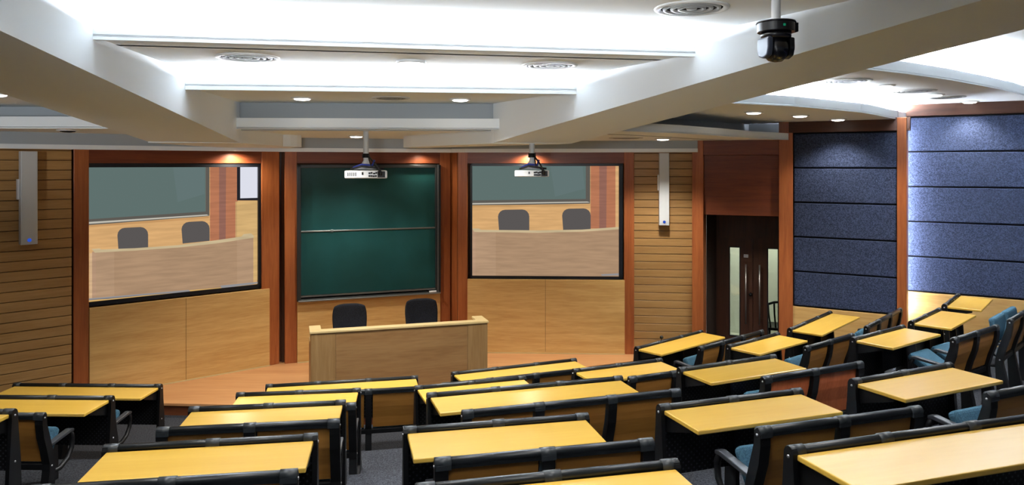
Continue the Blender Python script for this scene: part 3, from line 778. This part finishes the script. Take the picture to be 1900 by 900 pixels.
vent(-1.28, 7.99, 0.707, 0.20, 'small dark vent between the two downlights of the middle ceiling')
vent(3.52, 7.93, 0.88, 0.25, 'round air vent closest to the beam in the right ceiling')
vent(4.80, 9.02, 0.88, 0.25, 'middle round air vent in the right ceiling')
vent(5.68, 9.85, 0.88, 0.22, 'round air vent farthest from the beam in the right ceiling')
vent(1.60, 10.6, 0.375, 0.24, 'round air vent in the low ceiling between beam and plank wall')

# ------------------------------------------------------------------ COLUMN SPEAKERS
def speaker(F, s, z0, z1, w, label):
    x, y = at_s(F, s, -0.16)
    t = thing('column_speaker', label, 'speaker', (x, y, z0), F['rz'], 'column speakers')
    MB().box((-w/2, 0, 0), (w/2, 0.11, z1-z0), bev=0.006).build('cabinet', M['spk'], t)
    MB().box((-w/2+0.012, -0.004, 0.03), (w/2-0.012, 0.0, z1-z0-0.02)).build('grille', M['spk'], t)
    MB().lathe([(0, -0.010), (0.022, -0.010), (0.022, -0.004)], (0.0, 0, 0.055), 'Y', 18).build('badge', M['blueled'], t)
    MB().box((-w/2-0.02, 0.06, 0.55), (-w/2, 0.14, 0.80), bev=0.004).box((-0.03, 0.11, 0.6), (0.03, 0.165, 0.75)).build('wall_bracket', M['white'], t)
FLs = facet_local((-9.23, 6.1), 45.0); FRs = facet_local((1.95, 12.13), -6.0)
speaker(FLs, 4.56, 2.22, 3.36, 0.178, 'tall white column speaker on the plank wall left of the left screen')
speaker(FRs, 0.475, 2.235, 3.38, 0.155, 'tall white column speaker on the plank wall near the door')

# ------------------------------------------------------------------ PROJECTORS
def projector(x, y, z, top, rz, w, label, extra):
    t = thing('projector', label, 'projector', (x, y, z), rz, 'ceiling projectors')
    h = w*0.19; d = w*0.72
    MB().box((-w/2, -d/2, 0), (w/2, d/2, h), bev=h*0.16, seg=3).build('body', M['white'], t)
    # rear face (towards the audience): vents, sockets, cable cluster
    p = MB()
    p.box((-w*0.10, -d/2-0.003, h*0.45), (-w*0.06, -d/2, h*0.8))
    for i, (px, pz) in enumerate(((0.08, 0.3), (0.08, 0.66), (0.13, 0.3), (0.13, 0.7), (0.18, 0.28), (0.19, 0.62), (0.23, 0.3), (0.24, 0.7))):
        p.box((w*px-0.011, -d/2-0.004, h*pz-0.009), (w*px+0.012, -d/2, h*pz+0.01))
    p.box((w*0.27, -d/2-0.008, h*0.12), (w*0.45, -d/2, h*0.9))
    p.build('socket_panel', M['black'], t)
    if extra:
        v = MB()
        for i in range(5): v.box((-w*0.43+i*0.045*w, -d/2-0.003, h*0.3), (-w*0.41+i*0.045*w, -d/2, h*0.75))
        v.build('vent_slots', M['arm'], t)
    MB().lathe([(0, 0), (w*0.07, 0), (w*0.075, 0.03), (w*0.06, 0.045), (0, 0.045)], (w*0.22, d/2, h*0.5), 'Y', 20).build('lens', M['lens'], t)
    mt = MB()
    mt.box((-w*0.20, -0.05, h+0.03), (w*0.20, 0.05, h+0.045), bev=0.004)
    for ang in (35, 145, 215, 325):
        mt.box((0, -0.012, h+0.012), (w*0.36, 0.012, h+0.03), rot=rotz(R(ang)))
    mt.lathe([(0.075, h+0.045), (0.06, h+0.065), (0.03, h+0.12), (0.03, h+0.16)], seg=18)
    mt.build('ceiling_mount', M['white'], t)
    MB().lathe([(0.045, h+0.15), (0.045, h+0.20), (0.034, h+0.20)], seg=18).build('collar', M['black'], t)
    MB().lathe([(0.033, h+0.19), (0.033, top-z)], seg=18).build('pole', M['spk'], t)
    c = MB()
    c.tube([(0.02, -0.04, h+0.18), (w*0.25, -d/2, h+0.06), (w*0.36, -d/2-0.05, h*0.8), (w*0.36, -d/2-0.01, h*0.4)], 0.010)
    c.tube([(0.03, -0.03, h+0.16), (w*0.12, -d*0.5, h+0.05), (w*0.30, -d/2-0.05, h*1.1), (w*0.31, -d/2, h*0.4)], 0.008)
    c.tube([(-w*0.36, -d*0.4, h+0.015), (-w*0.1, -d*0.46, h+0.05), (w*0.2, -d*0.48, h+0.03), (w*0.42, -d*0.45, h+0.02)], 0.011)
    c.build('cables', M['cable'], t)
    MB().tube([(-w*0.30, -d*0.30, h+0.03), (-w*0.1, -d*0.40, h+0.07), (w*0.15, -d*0.42, h+0.06), (w*0.2, -d*0.35, h+0.12)], 0.013).build('blue_cable', M['bluecable'], t)
    return t
projector(-1.742, 9.0, 3.035, cz(0.41), R(11), 0.49, 'white ceiling projector hanging in front of the green chalkboard', True)
projector(0.235, 8.87, 3.055, cz(0.245), R(-2), 0.40, 'white ceiling projector hanging in front of the right screen', False)

# ------------------------------------------------------------------ HANGING PTZ CAMERA
pc = thing('ceiling_camera', 'black dome-shaped pan camera hanging on a white pole from the ceiling', 'camera', (1.165, 3.33, 3.66), R(12)); pc.scale = (0.82, 0.82, 0.82)
MB().lathe([(0.024, 0.20), (0.024, 0.66)], (0, 0, 0), seg=20).build('pole', M['white'], pc)
bs = MB()
bs.prism([(0.098*math.cos(R(a)), 0.098*math.sin(R(a))) for a in range(100, 350, 12)] + [(0.105, -0.05), (0.105, 0.06), (0.02, 0.10)], 'Z', 0.148, 0.20, bev=0.004)
bs.lathe([(0.0, 0.206), (0.10, 0.206), (0.104, 0.198), (0.0, 0.198)], seg=32)
bs.build('base', M['camblack'], pc)
MB().box((-0.016, -0.1005, 0.168), (-0.004, -0.094, 0.180)).build('indicator', M['green'], pc)
ns = MB(); ns.lathe([(0.0, 0.149), (0.080, 0.149), (0.078, 0.115), (0.0, 0.115)], seg=28); ns.build('turntable', M['camblack'], pc)
for s in (-1, 1):
    y = MB()
    y.prism([(-0.055, 0.118), (0.055, 0.118), (0.058, 0.06), (0.045, 0.02), (0.0, 0.005), (-0.045, 0.02), (-0.058, 0.06)], 'X', s*0.048, s*0.080, bev=0.008)
    y.build('yoke_arm', M['camlit'] if s < 0 else M['camblack'], pc)  # left arm painted lighter, as if lit
hd = MB(); hd.lathe([(0, -0.047), (0.05, -0.047), (0.066, -0.03), (0.07, 0.0), (0.066, 0.03), (0.05, 0.047), (0, 0.047)], (0, 0, 0.058), 'X', 28)
hd.build('camera_head', M['camblack'], pc)
MB().lathe([(0.0, 0.085), (0.02, 0.084), (0.032, 0.075), (0.034, 0.05)], (0, 0, 0.05), 'Y', 20).build('lens', M['lens'], pc)

# ------------------------------------------------------------------ LECTURE DESKS
def desk(A, ang, L, n, fz, label, pale=0):
    t = thing('lecture_desk', label, 'desk', (A[0], A[1], fz), R(ang), 'yellow-topped desks in curved rows')
    MB().rod(0.02, L-0.02, 0, 0.757, 0.022).box((0.02, -0.018, 0.70), (L-0.02, 0.016, 0.757)).build('rail', M['rail'], t)
    for i in range(n+1):
        x = min(max(i*L/n, 0.04), L-0.04)
        m = MB(); m.rod(x-0.036, x+0.036, 0, 0.756, 0.027, seg=16); m.box((x-0.036, -0.026, 0.71), (x+0.036, 0.026, 0.756), bev=0.004)
        m.build('rail_cap', M['cap'], t)
    for x0, x1 in ((0.0, 0.028), (L-0.028, L)):
        pr = [(-0.032, 0.70), (-0.032, 0.752), (-0.022, 0.772), (0, 0.782), (0.022, 0.772), (0.032, 0.752), (0.040, 0.62), (0.062, 0.42), (0.075, 0.10), (0.13, 0.03), (0.13, 0.0), (-0.30, 0.0), (-0.30, 0.03), (-0.08, 0.09), (-0.055, 0.42)]
        e = MB().prism(pr, 'X', x0, x1).build('end_panel', M['black'], t)
        s = -1 if x0 == 0 else 1
        for by, bz in ((0.0, 0.735), (0.0, 0.40)):
            xe = x0 if s < 0 else x1
            MB().lathe([(0, xe+s*0.004), (0.007, xe+s*0.004), (0.008, xe)], (0, by, bz), 'X', 8).build('bolt', M['bolt'], e)
    for i in range(1, n):
        x = i*L/n
        MB().prism([(-0.03, 0.72), (0.03, 0.72), (0.06, 0.42), (0.07, 0.0), (-0.07, 0.0), (-0.05, 0.42)], 'X', x-0.014, x+0.014).build('support_post', M['black'], t)
    MB().box((0.028, 0.004, 0.33), (L-0.028, 0.012, 0.71)).build('modesty_panel', M['perf'], t)
    dt = MB(); dt.box((0.022, -0.405, 0.722), (L-0.022, -0.027, 0.749), bev=0.006)
    o = dt.build('desktop', [M['desk']], t)
    for i in range(n+1):
        x = min(max(i*L/n, 0.05), L-0.05)
        MB().prism([(-0.02, 0.715), (-0.02, 0.61), (-0.30, 0.70), (-0.30, 0.721), (-0.02, 0.721)], 'X', x-0.01, x+0.01).build('bracket', M['black'], t)
    return t
DESKS = [
  ((-5.517, 8.359), -1.76, 1.660, 3, 1, 'yellow three-seat desk at far left, front row, before the left screen panelling'),
  ((-2.710, 8.298), 12.19, 1.669, 3, 1, 'yellow three-seat desk right in front of the podium, front row'),
  ((-0.704, 8.795), 22.86, 1.632, 3, 1, 'yellow three-seat desk just right of the podium, front row'),
  ((1.642, 10.006), 42.17, 1.527, 3, 1, 'yellow desk before the door end of the front row, ahead of the right plank wall'),
  ((-2.524, 6.909), 7.35, 1.120, 2, 2, 'yellow two-seat desk in second row, just behind the desk at the podium front'),
  ((-0.919, 7.119), 18.33, 1.109, 2, 2, 'yellow desk in second row, mostly hidden behind the long three-seat desk in centre'),
  ((0.622, 7.706), 23.91, 1.085, 2, 2, 'yellow two-seat desk in second row, behind the plank wall corner of the stage step'),
  ((2.496, 8.734), 39.27, 1.065, 2, 2, 'small yellow two-seat desk in front of the door, second row'),
  ((3.542, 9.635), 48.55, 1.519, 3, 2, 'yellow three-seat desk beneath the dim blue wall panels'),
  ((-2.359, 5.510), 8.38, 1.122, 2, 3, 'yellow two-seat desk in third row, left of the centre aisle'),
  ((-0.659, 5.843), 16.90, 1.652, 3, 3, 'long yellow three-seat desk in third row at centre, right of the centre aisle'),
  ((1.453, 6.574), 24.96, 1.104, 2, 3, 'yellow two-seat desk directly ahead of the orange-backed seats'),
  ((3.482, 7.717), 36.41, 1.047, 2, 3, 'yellow two-seat desk on splayed legs by the wooden pillar with blue seat behind'),
  ((4.514, 8.540), 45.58, 1.094, 2, 3, 'small yellow desk near the right wall, in front of the rearmost wall desk'),
  ((5.475, 9.558), 50.84, 1.027, 2, 3, 'smallest yellow desk, highest up against the right wall panelling'),
  ((-2.169, 4.008), 9.16, 1.107, 2, 4, 'large yellow two-seat desk at lower left, fourth row'),
  ((-0.619, 4.284), 12.62, 1.102, 2, 4, 'large yellow two-seat desk at lower centre, right of the carpeted aisle'),
  ((0.909, 4.680), 19.05, 1.076, 2, 4, 'pale-lit two-seat desk behind the orange-backed seats'),
  ((2.359, 5.241), 25.07, 1.045, 2, 4, 'pale-lit two-seat desk at right, rail ending beside the blue tip-up seat'),
  ((-0.378, 2.951), 13.22, 1.111, 2, 5, 'yellow two-seat desk cut by the bottom edge of the photo'),
  ((-5.282, 6.860), -1.50, 1.680, 3, 2, 'yellow desk in second row at far left, end panel beside the grey armrest'),
  ((-4.717, 5.491), -1.50, 1.120, 2, 3, 'yellow desk corner cut by the left edge of the photo'),
  ((1.226, 3.347), 17.68, 1.587, 3, 5, 'largest pale-lit desk at lower right corner, nearest of all'),
]
for A, ang, L, n, r, lab in DESKS: desk(A, ang, L, n, FZ[r], lab)
_d = [o for o in COL.objects if o.name.startswith('lecture_desk') and 'ahead of the right plank wall' in o['label']][0]
MB().lathe([(0.006, 0.77), (0.006, 0.80), (0.024, 0.806), (0.026, 0.825), (0.016, 0.84), (0, 0.844)], (0.56, 0.0, 0.0), 'Z', 14).build('rail_knob', M['black'], _d)

# ------------------------------------------------------------------ TANDEM SEATS
def seats(A, ang, L, n, fz, label, wood='seatwood', tilt=58, depth=0.30, lift=0.0):
    t = thing('tandem_seats', label, 'seats', (A[0], A[1], fz), R(ang), 'joined seats behind the desks')
    MB().rod(0.02, L-0.02, 0, 0.872, 0.024).box((0.02, -0.022, 0.846), (L-0.02, 0.012, 0.872)).build('top_rail', M['rail'], t)
    for i in range(n+1):
        x = min(max(i*L/n, 0.04), L-0.04)
        m = MB(); m.rod(x-0.038, x+0.038, 0, 0.870, 0.029, seg=16); m.box((x-0.038, -0.029, 0.84), (x+0.038, 0.029, 0.870), bev=0.004)
        m.build('rail_cap', M['cap'], t)
    back = [(-0.026, 0.80), (-0.010, 0.70), (0.030, 0.58), (0.062, 0.46), (0.060, 0.40), (0.00, 0.10), (-0.03, 0.0)]
    frnt = [(0.13, 0.0), (0.12, 0.10), (0.135, 0.40), (0.130, 0.46), (0.100, 0.58), (0.062, 0.70), (0.030, 0.80), (0.026, 0.872), (0, 0.893), (-0.026, 0.872)]
    for i in range(n+1):
        x = min(max(i*L/n, 0.032), L-0.032)
        w = 0.032
        e = MB().prism(back+frnt, 'X', x-w, x+w).build('upright', M['black'], t)
        if i in (0, n):
            s = -1 if i == 0 else 1
            xe = x+s*w
            for by, bz in ((0.0, 0.855), (0.09, 0.44)): MB().lathe([(0, xe+s*0.004), (0.007, xe+s*0.004), (0.008, xe)], (0, by, bz), 'X', 8).build('bolt', M['bolt'], e)
        a = MB()
        a.prism([(0.05, 0.585), (0.05, 0.61), (0.36, 0.645), (0.40, 0.635), (0.40, 0.61), (0.36, 0.615)], 'X', x-0.026, x+0.026, bev=0.006)
        ar = a.build('armrest', M['arm'], t)
        pts = [(0.38, 0.625), (0.41, 0.56), (0.40, 0.47), (0.34, 0.40), (0.24, 0.36), (0.11, 0.37)]
        MB().tube([(x, p[0], p[1]) for p in pts], 0.020).build('arm_support', M['black'], ar)
    MB().box((0.03, 0.075, 0.405), (L-0.03, 0.115, 0.455), bev=0.006).build('lower_rail', M['black'], t)
    for i in range(n):
        x0, x1 = i*L/n+0.045, (i+1)*L/n-0.045
        if i == 0: x0 += 0.02
        if i == n-1: x1 -= 0.02
        zs = [(0.004, 0.852), (0.016, 0.76), (0.03, 0.70), (0.072, 0.58), (0.100, 0.47)]
        th = 0.014
        MB().prism([(y-0.006, z) for y, z in zs]+[(y+th, z) for y, z in zs[::-1]], 'X', x0, x1).build('back_panel', M[wood], t)
        # upholstered front of the back and the tip-up seat
        MB().prism([(y+th+0.001, z) for y, z in zs]+[(y+th+0.035, z-0.01) for y, z in zs[::-1]], 'X', x0+0.02, x1-0.02, bev=0.008).build('back_cushion', M['cushion'], t)
        MB().box((x0+0.005, 0.13, 0.41+lift), (x1-0.005, 0.13+depth, 0.485+lift), bev=0.03, seg=3, rot=rotx(R(tilt)), piv=(0, 0.15, 0.44+lift)).build('seat_cushion', M['cushion'], t)
    return t
SEATS = [
  ((-2.233, 4.743), 8.44, 1.126, 2, 3, 'tandem seats behind the third-row desk left of the aisle, brown panel at right end', {}),
  ((-0.338, 5.074), 17.57, 1.653, 3, 3, 'three brown-backed tandem seats at centre, behind the long three-seat desk', {}),
  ((-0.364, 3.529), 13.66, 1.103, 2, 4, 'two brown-backed tandem seats at lower centre, between the two nearest centre desks', {}),
  ((1.086, 7.018), 23.73, 0.548, 1, 2, 'single brown seat back right of the long centre desk, second row', {}),
  ((2.363, 9.532), 41.17, 1.504, 3, 1, 'dark tandem seats in front of the glass doors, front row', {}),
  ((1.954, 5.884), 25.23, 1.094, 2, 3, 'tandem seats with reddish orange back panels', {'wood': 'seatorange'}),
  ((1.282, 3.945), 18.70, 1.098, 2, 4, 'two brown-backed tandem seats at lower right with grey armrest and blue cushion', {}),
  ((3.182, 8.190), 38.63, 1.031, 2, 2, 'two brown-backed tandem seats behind the small desk facing the door', {}),
  ((4.328, 9.226), 48.75, 1.555, 3, 2, 'three small tandem seats beside the dim blue wall panels, under the pillar', {}),
  ((4.204, 7.195), 36.71, 1.010, 2, 3, 'two tan-backed tandem seats at right with blue tip-up seat, near the wall', {'tilt': 30, 'depth': 0.38}),
  ((5.320, 8.069), 45.10, 1.150, 2, 3, 'tandem seats at right edge with blue cushions folded up against the wall', {'tilt': 80, 'depth': 0.26, 'lift': 0.19}),
  ((2.863, 4.551), 24.10, 1.080, 2, 4, 'brown-backed tandem seats cut by the right edge of the photo', {}),
  ((-2.060, 3.224), 9.30, 1.110, 2, 4, 'tandem seats whose rail runs along the bottom edge at lower left', {}),
  ((-2.560, 7.533), 11.00, 1.660, 3, 1, 'tandem seats behind the podium-front desk, tan panel beside the centre aisle', {}),
  ((-0.742, 7.949), 21.00, 1.620, 3, 1, 'tandem seats right of centre, mostly hidden behind second-row desks', {}),
  ((-5.619, 7.502), -1.80, 1.660, 3, 1, 'front-row tandem seats at far left, only a dark armrest showing', {}),
  ((-5.393, 6.042), -1.50, 1.680, 3, 2, 'narrow tan-backed tandem seats at far left with blue cushion and armrest', {}),
  ((-2.392, 6.111), 7.50, 1.110, 2, 2, 'tandem seats hidden behind the third-row desk left of the aisle, end upright showing', {}),
]
for A, ang, L, n, r, lab, kw in SEATS: seats(A, ang, L, n, FZ[r], lab, **kw)

# ------------------------------------------------------------------ WORLD, CAMERA
w = bpy.data.worlds.new('World'); sc.world = w; w.use_nodes = True
bg = w.node_tree.nodes['Background']; bg.inputs[0].default_value = (0.80, 0.88, 1.0, 1); bg.inputs[1].default_value = 0.12
cd = bpy.data.cameras.new('Camera'); co = bpy.data.objects.new('Camera', cd); COL.objects.link(co)
co.location = (0, 0, CAMZ); co.rotation_euler = (R(90), 0, 0)
cd.sensor_width = 36.0; cd.lens = 36.0*1400/1900; cd.shift_y = -145/1900
cd.clip_start = 0.05; cd.clip_end = 100
sc.camera = co
sc.view_settings.view_transform = 'Standard'; sc.view_settings.look = 'None'
sc.view_settings.exposure = 0.3; sc.view_settings.gamma = 1.0
sc.cycles.use_denoising = True
sc.cycles.max_bounces = 8; sc.cycles.diffuse_bounces = 5; sc.cycles.transparent_max_bounces = 8
sc.cycles.sample_clamp_indirect = 10.0
